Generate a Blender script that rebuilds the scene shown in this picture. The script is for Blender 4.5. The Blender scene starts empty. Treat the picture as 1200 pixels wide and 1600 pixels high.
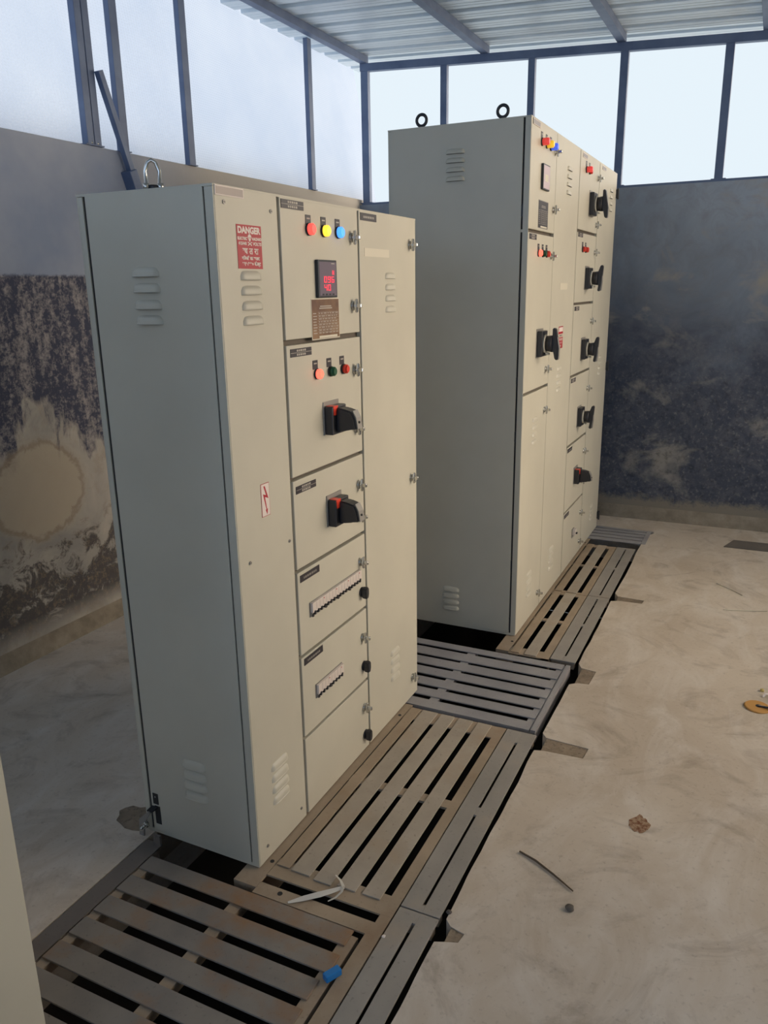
import bpy, bmesh, math, random
from mathutils import Vector, Matrix, noise
random.seed(7)
S = bpy.context.scene
C = S.collection
PI = math.pi

# ------------------------------------------------------------------ camera
cd = bpy.data.cameras.new('camera'); cam = bpy.data.objects.new('camera', cd); C.objects.link(cam)
cd.sensor_fit = 'VERTICAL'; cd.sensor_height = 36; cd.lens = 1230.06 / 1600 * 36
cd.clip_start = .02
yaw, pitch, roll = -0.4512, -0.2753, -0.0163
cy, sy, cp, sp = math.cos(yaw), math.sin(yaw), math.cos(pitch), math.sin(pitch)
fw = Vector((sy*cp, cy*cp, sp)); rt = Vector((cy, -sy, 0)); up = rt.cross(fw)
r2 = rt*math.cos(roll) + up*math.sin(roll); u2 = up*math.cos(roll) - rt*math.sin(roll)
M = Matrix((r2, u2, -fw)).transposed().to_4x4(); M.translation = Vector((1.2705, -1.6909, 1.7421))
cam.matrix_world = M
S.camera = cam

# ------------------------------------------------------------------ light
W = bpy.data.worlds.new('sky'); S.world = W; W.use_nodes = True
nt = W.node_tree; nt.nodes.clear()
wo = nt.nodes.new('ShaderNodeOutputWorld'); bg = nt.nodes.new('ShaderNodeBackground')
tc = nt.nodes.new('ShaderNodeTexCoord'); sx = nt.nodes.new('ShaderNodeSeparateXYZ')
mr = nt.nodes.new('ShaderNodeMapRange'); mr.inputs[1].default_value = .25; mr.inputs[2].default_value = .95
mx = nt.nodes.new('ShaderNodeMix'); mx.data_type = 'RGBA'
mx.inputs[6].default_value = (.80, .90, .97, 1)     # cool hazy sky
mx.inputs[7].default_value = (8.0, 6.7, 5.3, 1)      # warm glow added out of view to light the cabinet fronts
nt.links.new(tc.outputs['Generated'], sx.inputs[0]); nt.links.new(sx.outputs[0], mr.inputs[0])
mb_ = nt.nodes.new('ShaderNodeMapRange'); mb_.inputs[1].default_value = -.15; mb_.inputs[2].default_value = -.8
my = nt.nodes.new('ShaderNodeMix'); my.data_type = 'RGBA'; nt.links.new(sx.outputs[1], mb_.inputs[0]); nt.links.new(mb_.outputs[0], my.inputs[0])
my.inputs[6].default_value = (.80, .90, .97, 1); my.inputs[7].default_value = (.92, 1.22, 1.70, 1)   # bluer, brighter sky added behind the camera for the cabinet sides
nt.links.new(my.outputs[2], mx.inputs[6])
mc_ = nt.nodes.new('ShaderNodeMapRange'); mc_.inputs[1].default_value = -.35; mc_.inputs[2].default_value = 0; nt.links.new(sx.outputs[1], mc_.inputs[0])
mm_ = nt.nodes.new('ShaderNodeMath'); mm_.operation = 'MULTIPLY'; nt.links.new(mr.outputs[0], mm_.inputs[0]); nt.links.new(mc_.outputs[0], mm_.inputs[1])
nt.links.new(mm_.outputs[0], mx.inputs[0]); nt.links.new(mx.outputs[2], bg.inputs[0])
nt.links.new(bg.outputs[0], wo.inputs[0])
bg.inputs[1].default_value = 1.0
sl = bpy.data.lights.new('sun', 'SUN'); so = bpy.data.objects.new('sun', sl); C.objects.link(so)
sl.energy = 3.0; sl.color = (1, .86, .66); sl.angle = math.radians(6)
so.rotation_euler = Vector((-.45, -.25, -1.2)).to_track_quat('-Z', 'Y').to_euler()
S.view_settings.view_transform = 'Standard'; S.view_settings.look = 'None'
S.view_settings.gamma = 1; S.view_settings.use_curve_mapping = False
S.view_settings.exposure = 0.0

# ------------------------------------------------------------------ materials
def srgb(r, g, b):
    return tuple((c/255/12.92 if c/255 <= .04045 else ((c/255+.055)/1.055)**2.4) for c in (r, g, b)) + (1,)
class NT:
    def __init__(s, name):
        s.m = bpy.data.materials.new(name); s.m.use_nodes = True
        s.t = s.m.node_tree; s.b = s.t.nodes['Principled BSDF']
    def n(s, kind, **kw):
        x = s.t.nodes.new('ShaderNode' + kind)
        for k, v in kw.items(): setattr(x, k, v)
        return x
    def l(s, a, b): s.t.links.new(a, b)
    def pos(s):
        return s.n('NewGeometry').outputs['Position']
    def noise(s, scale, detail=4, rough=.55, vec=None, dist=0, stretch=None):
        v = vec or s.pos()
        if stretch:
            mp = s.n('Mapping'); mp.inputs['Scale'].default_value = stretch; s.l(v, mp.inputs[0]); v = mp.outputs[0]
        x = s.n('TexNoise'); x.inputs['Scale'].default_value = scale; x.inputs['Detail'].default_value = detail
        x.inputs['Roughness'].default_value = rough; x.inputs['Distortion'].default_value = dist
        s.l(v, x.inputs['Vector']); return x.outputs['Fac']
    def ramp(s, f, a, b):
        x = s.n('MapRange'); x.inputs[1].default_value = a; x.inputs[2].default_value = b
        s.l(f, x.inputs[0]); return x.outputs[0]
    def mix(s, f, a, b):
        x = s.n('Mix', data_type='RGBA')
        if isinstance(f, (int, float)): x.inputs[0].default_value = f
        else: s.l(f, x.inputs[0])
        for i, c in ((6, a), (7, b)):
            if isinstance(c, tuple): x.inputs[i].default_value = c
            else: s.l(c, x.inputs[i])
        return x.outputs[2]
    def math(s, op, a, b=None):
        x = s.n('Math', operation=op)
        for i, c in enumerate((a, b)):
            if c is None: continue
            if isinstance(c, (int, float)): x.inputs[i].default_value = c
            else: s.l(c, x.inputs[i])
        return x.outputs[0]
    def col(s, c):
        if isinstance(c, tuple): s.b.inputs['Base Color'].default_value = c
        else: s.l(c, s.b.inputs['Base Color'])
    def rough(s, r): s.b.inputs['Roughness'].default_value = r
    def metal(s, r): s.b.inputs['Metallic'].default_value = r
    def bump(s, f, strength=.2, dist=.01):
        x = s.n('Bump'); x.inputs['Strength'].default_value = strength; x.inputs['Distance'].default_value = dist
        s.l(f, x.inputs['Height']); s.l(x.outputs[0], s.b.inputs['Normal'])

def simple(name, c, rough=.5, metal=0, emit=None, es=0):
    k = NT(name); k.col(c); k.rough(rough); k.metal(metal)
    if emit:
        k.b.inputs['Emission Color'].default_value = emit; k.b.inputs['Emission Strength'].default_value = es
    return k.m

MT = {}
def paint(name, c):
    k = NT(name); f = k.noise(3, 3); g = k.noise(40, 3)
    cc = k.mix(k.ramp(f, .3, .7), tuple(x*.95 for x in c[:3])+(1,), tuple(min(1, x*1.04) for x in c[:3])+(1,))
    k.col(cc); k.rough(.42); k.bump(k.noise(700, 2), .12, .001); return k.m
MT['paint'] = paint('cabinet paint', srgb(196, 192, 176))
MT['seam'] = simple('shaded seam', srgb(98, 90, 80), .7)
MT['trench'] = simple('trench mud', srgb(58, 52, 46), .95)
MT['gap'] = simple('dark seam', srgb(45, 44, 44), .8)
MT['black'] = simple('black plastic', srgb(42, 42, 46), .38)
MT['plate_dark'] = simple('dark name plate', srgb(48, 44, 50), .4)
MT['plate_light'] = simple('engraved light text', srgb(175, 168, 158), .5)
MT['label_white'] = simple('pale sticker', srgb(214, 208, 190), .5)
MT['plate_grey'] = simple('worn grey plate', srgb(132, 124, 120), .35, .3)
MT['silver'] = simple('silver plate', srgb(150, 146, 140), .4, .3)
MT['chrome'] = simple('chrome', srgb(205, 204, 198), .2, .9)
MT['dark_metal'] = simple('dark steel', srgb(60, 62, 66), .45, .6)
MT['red_paint'] = simple('sticker red', srgb(172, 18, 38), .45)
MT['sticker_white'] = simple('sticker white', srgb(225, 215, 208), .5)
MT['red_plastic'] = simple('red plastic', srgb(226, 66, 46), .35)
MT['green_plastic'] = simple('green plastic', srgb(30, 85, 55), .35)
MT['glow_red'] = simple('lit red lens', srgb(230, 60, 50), .3, 0, (1, .09, .07, 1), 1.4)
MT['glow_hot'] = simple('lit bright red lens', srgb(240, 90, 60), .3, 0, (1, .11, .07, 1), 2.3)
MT['glow_yellow'] = simple('lit yellow lens', srgb(240, 190, 40), .3, 0, (1, .62, .05, 1), 1.5)
MT['glow_blue'] = simple('lit blue lens', srgb(40, 110, 240), .3, 0, (.06, .26, 1, 1), 1.9)
MT['dim_yellow'] = simple('yellow lens', srgb(240, 190, 40), .3, 0, (1, .62, .05, 1), .5)
MT['dim_red'] = simple('red lens', srgb(225, 60, 60), .3, 0, (1, .10, .08, 1), .4)
MT['dim_blue'] = simple('blue lens', srgb(60, 90, 230), .3, 0, (.1, .2, 1, 1), .5)
MT['led'] = simple('red digits', srgb(230, 30, 50), .3, 0, (1, .03, .07, 1), 1.6)
MT['screen'] = simple('meter screen', srgb(128, 118, 130), .15)  # grey lightened to stand for the reflection in the glass
MT['screen_pale'] = simple('pale meter screen', srgb(205, 180, 182), .18)
MT['breaker'] = simple('breaker white plastic', srgb(215, 204, 196), .4)
MT['bronze'] = NT('bronze rating plate').m
k = NT('bronze plate'); k.col(k.mix(k.ramp(k.noise(9, 3), .35, .65), srgb(96, 70, 62), srgb(146, 116, 88))); k.rough(.35); k.metal(.35); MT['bronze'] = k.m
MT['blue_plug'] = simple('blue plastic', srgb(30, 120, 190), .4)
MT['tape'] = simple('dusty white tape', srgb(205, 200, 190), .7)
MT['wood'] = simple('dry twig', srgb(84, 70, 56), .8)
MT['stone'] = simple('grey pebble', srgb(92, 86, 80), .9)
MT['rust_disc'] = simple('ochre rusty metal', srgb(186, 138, 74), .7)
MT['yellow_bit'] = simple('dull yellow', srgb(190, 170, 100), .6)

k = NT('frame steel'); f = k.noise(6, 4)
k.col(k.mix(k.ramp(f, .35, .7), srgb(84, 100, 130), srgb(104, 120, 148))); k.rough(.5); k.metal(.1); MT['post'] = k.m  # steel tone lifted bluer and lighter to carry the lens haze

def steel(name, a, b, rust, amt, stretch=(1, 1, 1)):
    k = NT(name); f = k.noise(5, 5, stretch=stretch); g = k.noise(3.2, 6, .62); h = k.noise(90, 3)
    base = k.mix(k.ramp(f, .3, .7), a, b)
    base = k.mix(k.ramp(h, .62, .8), base, tuple(x*.65 for x in a[:3])+(1,))
    k.col(k.mix(k.ramp(g, amt, amt+.2), base, rust)); k.rough(.62); k.metal(.12); k.bump(h, .1, .002)
    return k.m
MT['steel_grey'] = steel('grey plate steel', srgb(146, 141, 134), srgb(162, 156, 148), srgb(168, 154, 138), .56)
MT['steel_rail'] = steel('dark edge rail', srgb(104, 98, 92), srgb(122, 114, 106), srgb(120, 100, 80), .56)
MT['steel_dusty'] = steel('dusty steel slats', srgb(160, 150, 136), srgb(180, 170, 156), srgb(168, 150, 128), .5)
MT['steel_brown'] = steel('primed brown angle', srgb(152, 136, 116), srgb(172, 154, 132), srgb(146, 122, 98), .55)
MT['steel_rust'] = steel('rusty slats', srgb(124, 118, 112), srgb(146, 138, 128), srgb(150, 112, 74), .49)
MT['steel_dark'] = steel('grey greasy slats', srgb(144, 142, 144), srgb(164, 162, 162), srgb(104, 98, 94), .62)

# floor concrete
k = NT('cement floor'); p = k.pos()
a = k.noise(1.1, 6, .6, dist=.6); b = k.noise(4.5, 6, .65, stretch=(1, .45, 1), dist=1.2); c = k.noise(60, 4, .6)
d = k.noise(2.3, 6, .65, dist=2.5)
cc = k.mix(k.ramp(a, .32, .68), srgb(182, 168, 150), srgb(206, 194, 178))
cc = k.mix(k.math('MULTIPLY', k.ramp(b, .45, .72), .55), cc, srgb(222, 216, 208))
cc = k.mix(k.math('MULTIPLY', k.ramp(d, .52, .72), .6), cc, srgb(140, 126, 110))
cc = k.mix(k.math('MULTIPLY', k.ramp(c, .58, .75), .35), cc, srgb(112, 98, 84))
k.col(cc); k.rough(.75); k.bump(b, .15, .01); MT['floor'] = k.m
# rougher cement
k = NT('patch cement'); a = k.noise(9, 6, .65); b = k.noise(70, 4)
cc = k.mix(k.ramp(a, .35, .7), srgb(118, 104, 88), srgb(152, 136, 116)); cc = k.mix(k.ramp(b, .55, .75), cc, srgb(90, 80, 68))
k.col(cc); k.rough(.9); k.bump(b, .5, .006); MT['patch'] = k.m
k = NT('skirting plaster'); a = k.noise(7, 6, .65)
k.col(k.mix(k.ramp(a, .35, .7), srgb(128, 118, 102), srgb(166, 154, 136))); k.rough(.9); k.bump(k.noise(50, 4), .4, .005); MT['skirt'] = k.m

# back wall: slate paint stained navy-black, painted haze above, bare plaster strip at the foot
k = NT('back wall paint'); p = k.pos(); sp_ = k.n('SeparateXYZ'); k.l(p, sp_.inputs[0]); z = sp_.outputs[2]
big = k.noise(1.6, 6, .62, dist=.8); mid = k.noise(6, 7, .7, dist=1.0); fine = k.noise(45, 5, .7)
zz = k.math('ADD', z, k.math('MULTIPLY', k.math('SUBTRACT', big, .5), 1.6))
haze_up = k.ramp(zz, 1.1, 2.4)
cc = k.mix(haze_up, srgb(74, 80, 94), srgb(152, 164, 178))  # lens haze put into the colour: lighter and bluer towards the top
cc = k.mix(k.math('MULTIPLY', k.ramp(mid, .45, .75), .6), cc, srgb(124, 124, 128))
pl = k.noise(1.9, 5, .6, dist=.5, stretch=(1, 1, 1.5))
cc = k.mix(k.math('MULTIPLY', k.ramp(pl, .58, .70), .85), cc, srgb(160, 154, 144))
cc = k.mix(k.math('MULTIPLY', k.math('MULTIPLY', k.ramp(fine, .54, .76), .8), k.ramp(z, 1.6, .8)), cc, srgb(156, 152, 150))
cc = k.mix(k.math('MULTIPLY', k.math('MULTIPLY', k.ramp(k.noise(22, 5, .7), .50, .70), .6), k.ramp(z, 1.5, .9)), cc, srgb(36, 38, 48))
edge = k.math('ADD', z, k.math('MULTIPLY', k.math('SUBTRACT', k.noise(14, 6, .75), .5), .22))
cc = k.mix(k.ramp(edge, .20, .14), cc, srgb(140, 132, 118))
k.col(cc); k.rough(.75); k.bump(mid, .2, .01); MT['wall_back'] = k.m

# left wall: slate band at top made bluer for lens haze, dark rough stain, ochre bare plaster below with a rounded patch
k = NT('left wall paint'); p = k.pos(); sp_ = k.n('SeparateXYZ'); k.l(p, sp_.inputs[0]); y, z = sp_.outputs[1], sp_.outputs[2]
st = k.noise(3.0, 6, .62, stretch=(1, 2.2, .6), dist=.5); mid = k.noise(8, 7, .72, dist=.6); fine = k.noise(38, 6, .75)
top = k.mix(k.ramp(k.noise(2, 4), .3, .7), srgb(134, 146, 168), srgb(166, 172, 184))
top = k.mix(k.math('MULTIPLY', k.ramp(y, 1.7, 2.5), k.ramp(z, 2.1, 2.25)), top, srgb(190, 184, 174))
plaster = k.mix(k.ramp(k.noise(2.4, 6, .6, dist=.7), .35, .65), srgb(146, 143, 138), srgb(184, 177, 166))
plaster = k.mix(k.math('MULTIPLY', k.ramp(mid, .5, .7), .4), plaster, srgb(150, 128, 100))
dark = k.mix(k.ramp(k.math('ADD', k.math('MULTIPLY', fine, .6), k.math('MULTIPLY', k.noise(7, 5, .6, stretch=(1, 2, .4)), .4)), .47, .60), srgb(64, 68, 86), srgb(156, 150, 148))
zz = k.math('ADD', z, k.math('MULTIPLY', k.math('SUBTRACT', st, .5), 1.5))
m1 = k.ramp(zz, 1.02, 1.14)
lo = k.mix(m1, plaster, dark)
low2 = k.math('MULTIPLY', k.ramp(k.math('ADD', k.math('MULTIPLY', k.math('SUBTRACT', z, .32), -2.2), k.math('MULTIPLY', k.math('SUBTRACT', mid, .42), 4.5)), .0, .35), k.ramp(z, .10, .2))
lo = k.mix(k.math('MULTIPLY', k.math('MULTIPLY', low2, k.ramp(z, .72, .5)), .85), lo, k.mix(k.ramp(fine, .5, .65), srgb(58, 56, 60), srgb(120, 102, 84)))
# round repaired patch
def sq(v): return k.math('MULTIPLY', v, v)
dy = k.math('MULTIPLY', k.math('SUBTRACT', y, .95), 1.0); dz = k.math('MULTIPLY', k.math('SUBTRACT', z, .82), 1.15)
rr = k.math('ADD', k.math('SQRT', k.math('ADD', sq(dy), sq(dz))), k.math('MULTIPLY', k.math('SUBTRACT', mid, .5), .16))
lo = k.mix(k.math('MULTIPLY', k.ramp(rr, .31, .24), .8), lo, srgb(176, 164, 144))
ring = k.math('MULTIPLY', k.ramp(rr, .245, .262), k.ramp(rr, .285, .268))
lo = k.mix(k.math('MULTIPLY', ring, .4), lo, srgb(120, 100, 76))
cc = k.mix(k.ramp(k.math('ADD', z, k.math('MULTIPLY', k.math('SUBTRACT', fine, .5), .03)), 1.825, 1.84), lo, top)
k.col(cc); k.rough(.85); k.bump(fine, .25, .006); MT['wall_left'] = k.m
MT['wall_plain'] = simple('dull plaster wall', srgb(120, 116, 110), .85)

# galvanised roof sheet, colour lightened to stand for lens flare
k = NT('roof sheet'); f = k.noise(2.5, 4, stretch=(.4, 2, 1))
k.col(k.mix(k.ramp(f, .3, .7), srgb(196, 208, 216), srgb(218, 228, 234))); k.rough(.4); k.metal(.25); MT['roof'] = k.m
# woven shade sheet: thin, lets daylight through
k = NT('woven sheet'); t = k.t; p = k.pos()
wv = k.n('TexWave', wave_type='BANDS', bands_direction='Z'); wv.inputs['Scale'].default_value = 22; wv.inputs['Distortion'].default_value = .8
wh = k.n('TexWave', wave_type='BANDS', bands_direction='Y'); wh.inputs['Scale'].default_value = 16; wh.inputs['Distortion'].default_value = .8
k.l(p, wv.inputs[0]); k.l(p, wh.inputs[0])
weave = k.math('MULTIPLY', wv.outputs['Fac'], wh.outputs['Fac'])
tl = k.n('BsdfTranslucent'); df = k.n('BsdfDiffuse'); tr = k.n('BsdfTransparent')
blot = k.noise(1.3, 5, .6)
sc_ = k.mix(k.ramp(blot, .3, .7), srgb(226, 226, 234), srgb(250, 244, 244))
k.l(sc_, tl.inputs[0]); df.inputs[0].default_value = srgb(200, 205, 215)
m1_ = k.n('MixShader'); m1_.inputs[0].default_value = .12; k.l(tl.outputs[0], m1_.inputs[1]); k.l(df.outputs[0], m1_.inputs[2])
m2_ = k.n('MixShader'); k.l(k.math('ADD', k.math('MULTIPLY', weave, .14), .12), m2_.inputs[0]); k.l(m1_.outputs[0], m2_.inputs[1]); k.l(tr.outputs[0], m2_.inputs[2])
k.l(m2_.outputs[0], t.nodes['Material Output'].inputs[0]); MT['net'] = k.m
MT['bounce_ground'] = simple('sandy ground', srgb(206, 184, 150), .9)

# ------------------------------------------------------------------ mesh helpers
class MB:
    def __init__(s): s.bm = bmesh.new(); s.mats = []
    def mi(s, m):
        if m not in s.mats: s.mats.append(m)
        return s.mats.index(m)
    def poly(s, pts, m, smooth=False):
        f = s.bm.faces.new([s.bm.verts.new(p) for p in pts]); f.material_index = s.mi(m); f.smooth = smooth; return f
    def box(s, x0, x1, y0, y1, z0, z1, m, bev=0, mat=None):
        if x0 > x1: x0, x1 = x1, x0
        if y0 > y1: y0, y1 = y1, y0
        if z0 > z1: z0, z1 = z1, z0
        t = bmesh.new()
        r = bmesh.ops.create_cube(t, size=1)
        for v in r['verts']:
            v.co = Vector((x0+(v.co.x+.5)*(x1-x0), y0+(v.co.y+.5)*(y1-y0), z0+(v.co.z+.5)*(z1-z0)))
        if bev: bmesh.ops.bevel(t, geom=t.edges[:], offset=bev, segments=2, affect='EDGES', profile=.5)
        s.merge(t, m, mat)
    def merge(s, t, m, mat=None, smooth=False):
        if mat is not None: bmesh.ops.transform(t, matrix=mat, verts=t.verts[:])
        vm = {v: s.bm.verts.new(v.co) for v in t.verts}
        i = s.mi(m)
        for f in t.faces:
            try:
                g = s.bm.faces.new([vm[v] for v in f.verts]); g.material_index = i; g.smooth = smooth or f.smooth
            except ValueError: pass
        t.free()
    def cyl(s, p, axis, r, h, m, seg=24, r2=None, bev=0):
        """cylinder starting at p along axis"""
        t = bmesh.new()
        bmesh.ops.create_cone(t, cap_ends=True, segments=seg, radius1=r, radius2=r if r2 is None else r2, depth=h)
        for f in t.faces: f.smooth = len(f.verts) == 4
        if bev:
            ed = [e for e in t.edges if all(abs(v.co.z - h/2) < 1e-6 for v in e.verts)]
            bmesh.ops.bevel(t, geom=ed, offset=bev, segments=2, affect='EDGES')
        ax = Vector(axis).normalized()
        mt = Matrix.Translation(Vector(p) + ax*h/2) @ ax.to_track_quat('Z', 'Y').to_matrix().to_4x4()
        s.merge(t, m, mt)
    def prism(s, pts, axis, a, b, m, bev=0):
        """extrude a 2-D outline along 'x','y' or 'z' from a to b; pts are the other two coords in order"""
        t = bmesh.new()
        def P(q, w):
            return {'x': (w, q[0], q[1]), 'y': (q[0], w, q[1]), 'z': (q[0], q[1], w)}[axis]
        A = [t.verts.new(P(q, a)) for q in pts]; B = [t.verts.new(P(q, b)) for q in pts]
        t.faces.new(A); t.faces.new(B[::-1])
        for i in range(len(pts)):
            j = (i+1) % len(pts); t.faces.new((A[j], A[i], B[i], B[j]))
        if bev: bmesh.ops.bevel(t, geom=t.edges[:], offset=bev, segments=2, affect='EDGES')
        t.normal_update()
        bmesh.ops.triangulate(t, faces=[f for f in t.faces if len(f.verts) > 4], ngon_method='EAR_CLIP')
        bmesh.ops.recalc_face_normals(t, faces=t.faces[:])
        s.merge(t, m)
    def tube(s, pts, r, m, seg=10, closed=False):
        pts = [Vector(p) for p in pts]; n = len(pts); rings = []
        i = s.mi(m)
        for a in range(n):
            if closed: d = pts[(a+1) % n] - pts[a-1]
            else: d = pts[min(a+1, n-1)] - pts[max(a-1, 0)]
            d.normalize(); ref = Vector((0, 1, 0)) if abs(d.y) < .9 else Vector((1, 0, 0))
            u = d.cross(ref).normalized(); v = d.cross(u)
            rr = r[a] if isinstance(r, (list, tuple)) else r
            rings.append([s.bm.verts.new(pts[a] + (u*math.cos(2*PI*q/seg) + v*math.sin(2*PI*q/seg))*rr) for q in range(seg)])
        for a in range(n if closed else n-1):
            A, B = rings[a], rings[(a+1) % n]
            for q in range(seg):
                f = s.bm.faces.new((A[q], A[(q+1) % seg], B[(q+1) % seg], B[q])); f.smooth = True; f.material_index = i
        if not closed:
            s.bm.faces.new(rings[0]).material_index = i; s.bm.faces.new(rings[-1][::-1]).material_index = i
    def louvre(s, org, U, N, w, h, d, m, dark):
        """hooded vent, opening downwards. org = lower middle on the sheet; U = along, N = outwards"""
        org, U, N = Vector(org), Vector(U), Vector(N); Z = Vector((0, 0, 1))
        nu, nv = 14, 5; G = []; i = s.mi(m); k = s.mi(dark)
        for a in range(nu+1):
            q = -1 + 2*a/nu; row = []
            e = max(0, 1 - abs(q)**5)**.5
            for b in range(nv+1):
                v = b/nv
                hh = h*(.45+.55*e)
                row.append(s.bm.verts.new(org + U*(q*w/2) + Z*(hh*v) + N*(d*e*math.sqrt(max(0, 1-v*v)) + .0002)))
            G.append(row)
        fs = []
        for a in range(nu):
            for b in range(nv):
                f = s.bm.faces.new((G[a][b], G[a+1][b], G[a+1][b+1], G[a][b+1])); f.smooth = True; f.material_index = i
        f = s.bm.faces.new([G[a][0] for a in range(nu+1)]); f.material_index = k
    def build(s, name, parent=None, label=None, **kw):
        me = bpy.data.meshes.new(name)
        bmesh.ops.recalc_face_normals(s.bm, faces=s.bm.faces[:]) if kw.get('recalc') else None
        s.bm.to_mesh(me); s.bm.free()
        for m in s.mats: me.materials.append(MT[m])
        o = bpy.data.objects.new(name, me); C.objects.link(o)
        if parent is not None: o.parent = parent
        if label: o['label'] = label
        return o

def tag(o, label, cat, group=None):
    o['label'] = label; o['category'] = cat
    if group: o['group'] = group
    return o
def thing(name, loc, label, cat, group=None):
    o = bpy.data.objects.new(name, None); C.objects.link(o); o.location = loc; o.empty_display_size = .1
    return tag(o, label, cat, group)
def struct(o, kind='structure'):
    o['kind'] = kind; return o

# writing: text turned into mesh, laid on the x=const plane facing +x (u = +y, v = +z)
def text_into(mb, s, y, z, x, size, m, sx=1.0, align='CENTER', bold=0.0):
    cu = bpy.data.curves.new('t', 'FONT'); cu.body = s; cu.size = size; cu.align_x = align; cu.align_y = 'CENTER'
    cu.offset = bold
    to = bpy.data.objects.new('t', cu); C.objects.link(to)
    bpy.context.view_layer.update()
    dg = bpy.context.evaluated_depsgraph_get()
    me = bpy.data.meshes.new_from_object(to.evaluated_get(dg))
    t = bmesh.new(); t.from_mesh(me)
    mt = Matrix(((0, 0, 1, x), (sx, 0, 0, y), (0, 1, 0, z), (0, 0, 0, 1)))
    mb.merge(t, m, mt)
    bpy.data.objects.remove(to); bpy.data.curves.remove(cu); bpy.data.meshes.remove(me)

SEG7 = {'0': 'abcdef', '4': 'fgbc', '6': 'afgcde', '9': 'abcdfg', 'H': 'fbgec', '-': 'g'}
def seg7(mb, ch, y, z, x, w, h, m, t=.0018):
    P = {'a': (0, h, w, h), 'g': (0, h/2, w, h/2), 'd': (0, 0, w, 0), 'f': (0, h/2, 0, h), 'b': (w, h/2, w, h), 'e': (0, 0, 0, h/2), 'c': (w, 0, w, h/2)}
    for q in SEG7[ch]:
        y0, z0, y1, z1 = P[q]
        mb.box(x, x+.0006, y+y0-t/2, y+y1+t/2, z+z0-t/2, z+z1+t/2, m)

# ------------------------------------------------------------------ the setting
# floor (trench x -.425..0.605, y -4..4.16, far part narrower)
XL, YB, ZT = -1.88, 4.45, 2.455
def roof_z(x): return 3.50 - .055*(x+1.75)
b = MB()
b.prism([(XL-.02, -4), (-.425, -4), (-.425, YB+.02), (XL-.02, YB+.02)], 'z', -.25, 0, 'floor')
edge = []
yv = -4.0
while yv < 4.13:
    x = .604 + .006*noise.noise(Vector((yv*6, 3, 0))) + .008*noise.noise(Vector((yv*1.7, 9, 0)))
    edge.append((x, yv)); yv += .045
def notch(e, y0, y1, x1):
    e = [p for p in e if not (y0-.01 < p[1] < y1+.01)]
    n = [(.640, y0-.005), (x1, y0+.004), (x1+.006, y1-.01), (.625, y1)]
    return sorted(e + n, key=lambda p: 0) if 0 else ([p for p in e if p[1] <= y0] + n + [p for p in e if p[1] >= y1])
edge = notch(edge, -.02, .03, .665); edge = notch(edge, 1.01, 1.10, .79); edge = notch(edge, 1.61, 1.76, .69); edge = notch(edge, 2.685, 2.75, .768)
edge = [p for p in edge if not 4.02 < p[1] < 4.2] + [(.632, 4.05), (.652, 4.09), (.648, 4.125)]
pts = edge + [(.10, 4.145), (-.425, 4.15), (-.425, YB+.02), (3.6, YB+.02), (3.6, -4)]
b.prism(pts, 'z', -.25, 0, 'floor')
struct(b.build('floor'))
# recessed cement patches
b = MB()
for y0, y1, x1 in ((-.03, .038, .675), (1.0, 1.11, .80), (1.60, 1.77, .70), (2.675, 2.76, .776)):
    b.box(.628, x1, y0, y1, -.12, -.003, 'patch')
struct(b.build('trim_1'))
# cable trench
b = MB()
b.box(-.50, -.426, -4, 4.15, -.75, -.02, 'trench'); b.box(.66, .75, -4, 4.15, -.75, -.251, 'trench')
b.box(-.50, .75, -4, 4.15, -.80, -.75, 'trench'); b.box(-.5, .75, 4.152, 4.2, -.75, -.251, 'trench')
struct(b.build('trim_2'))
# rough chipped cement by the foot of the near cabinet
b = MB()
pp = []
for i in range(16):
    a = 2*PI*i/16; r = .8 + .6*noise.noise(Vector((math.cos(a)*2, math.sin(a)*2, 4)))
    pp.append((-.53+.10*r*math.cos(a), .03+.075*r*math.sin(a)))
pp = [(min(x, -.432), y) for x, y in pp]
b.prism(pp, 'z', -.01, .004, 'patch'); struct(b.build('trim_3'))

# walls
b = MB(); b.box(XL-.2, XL, -4, YB+.2, -.2, ZT, 'wall_left'); struct(b.build('wall_left'))
b = MB(); b.box(XL-.2, 3.6, YB, YB+.2, -.2, 2.41, 'wall_back'); struct(b.build('wall_back'))
b = MB(); b.box(3.6, 3.8, -4, YB+.2, -.2, .9, 'wall_plain'); b.box(3.6, 3.8, -4, .8, .9, 3.25, 'wall_plain'); struct(b.build('wall_right'))  # unseen wall, closed nearby to shade cabinet sides, open farther for their fronts
b = MB(); b.box(XL-.2, 3.8, -4.2, -4, -.2, .9, 'wall_plain'); struct(b.build('wall_front'))  # unseen wall, kept low so cool light reaches the cabinet sides
b = MB()
b.prism([(XL+.03, 0), (XL, .09), (XL-.01, .09), (XL-.01, 0)], 'y', -4, YB, 'skirt'); struct(b.build('baseboard_left'))
b = MB()
b.prism([(YB-.02, 0), (YB, .10), (YB+.01, .10), (YB+.01, 0)], 'x', XL, 3.6, 'skirt'); struct(b.build('baseboard_back'))
b = MB(); b.box(3.8, 16, -12, 14, -.3, -.2, 'bounce_ground'); struct(b.build('bounce_ground'))  # unseen slab added outside to bounce warm sunlight indoors

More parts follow.
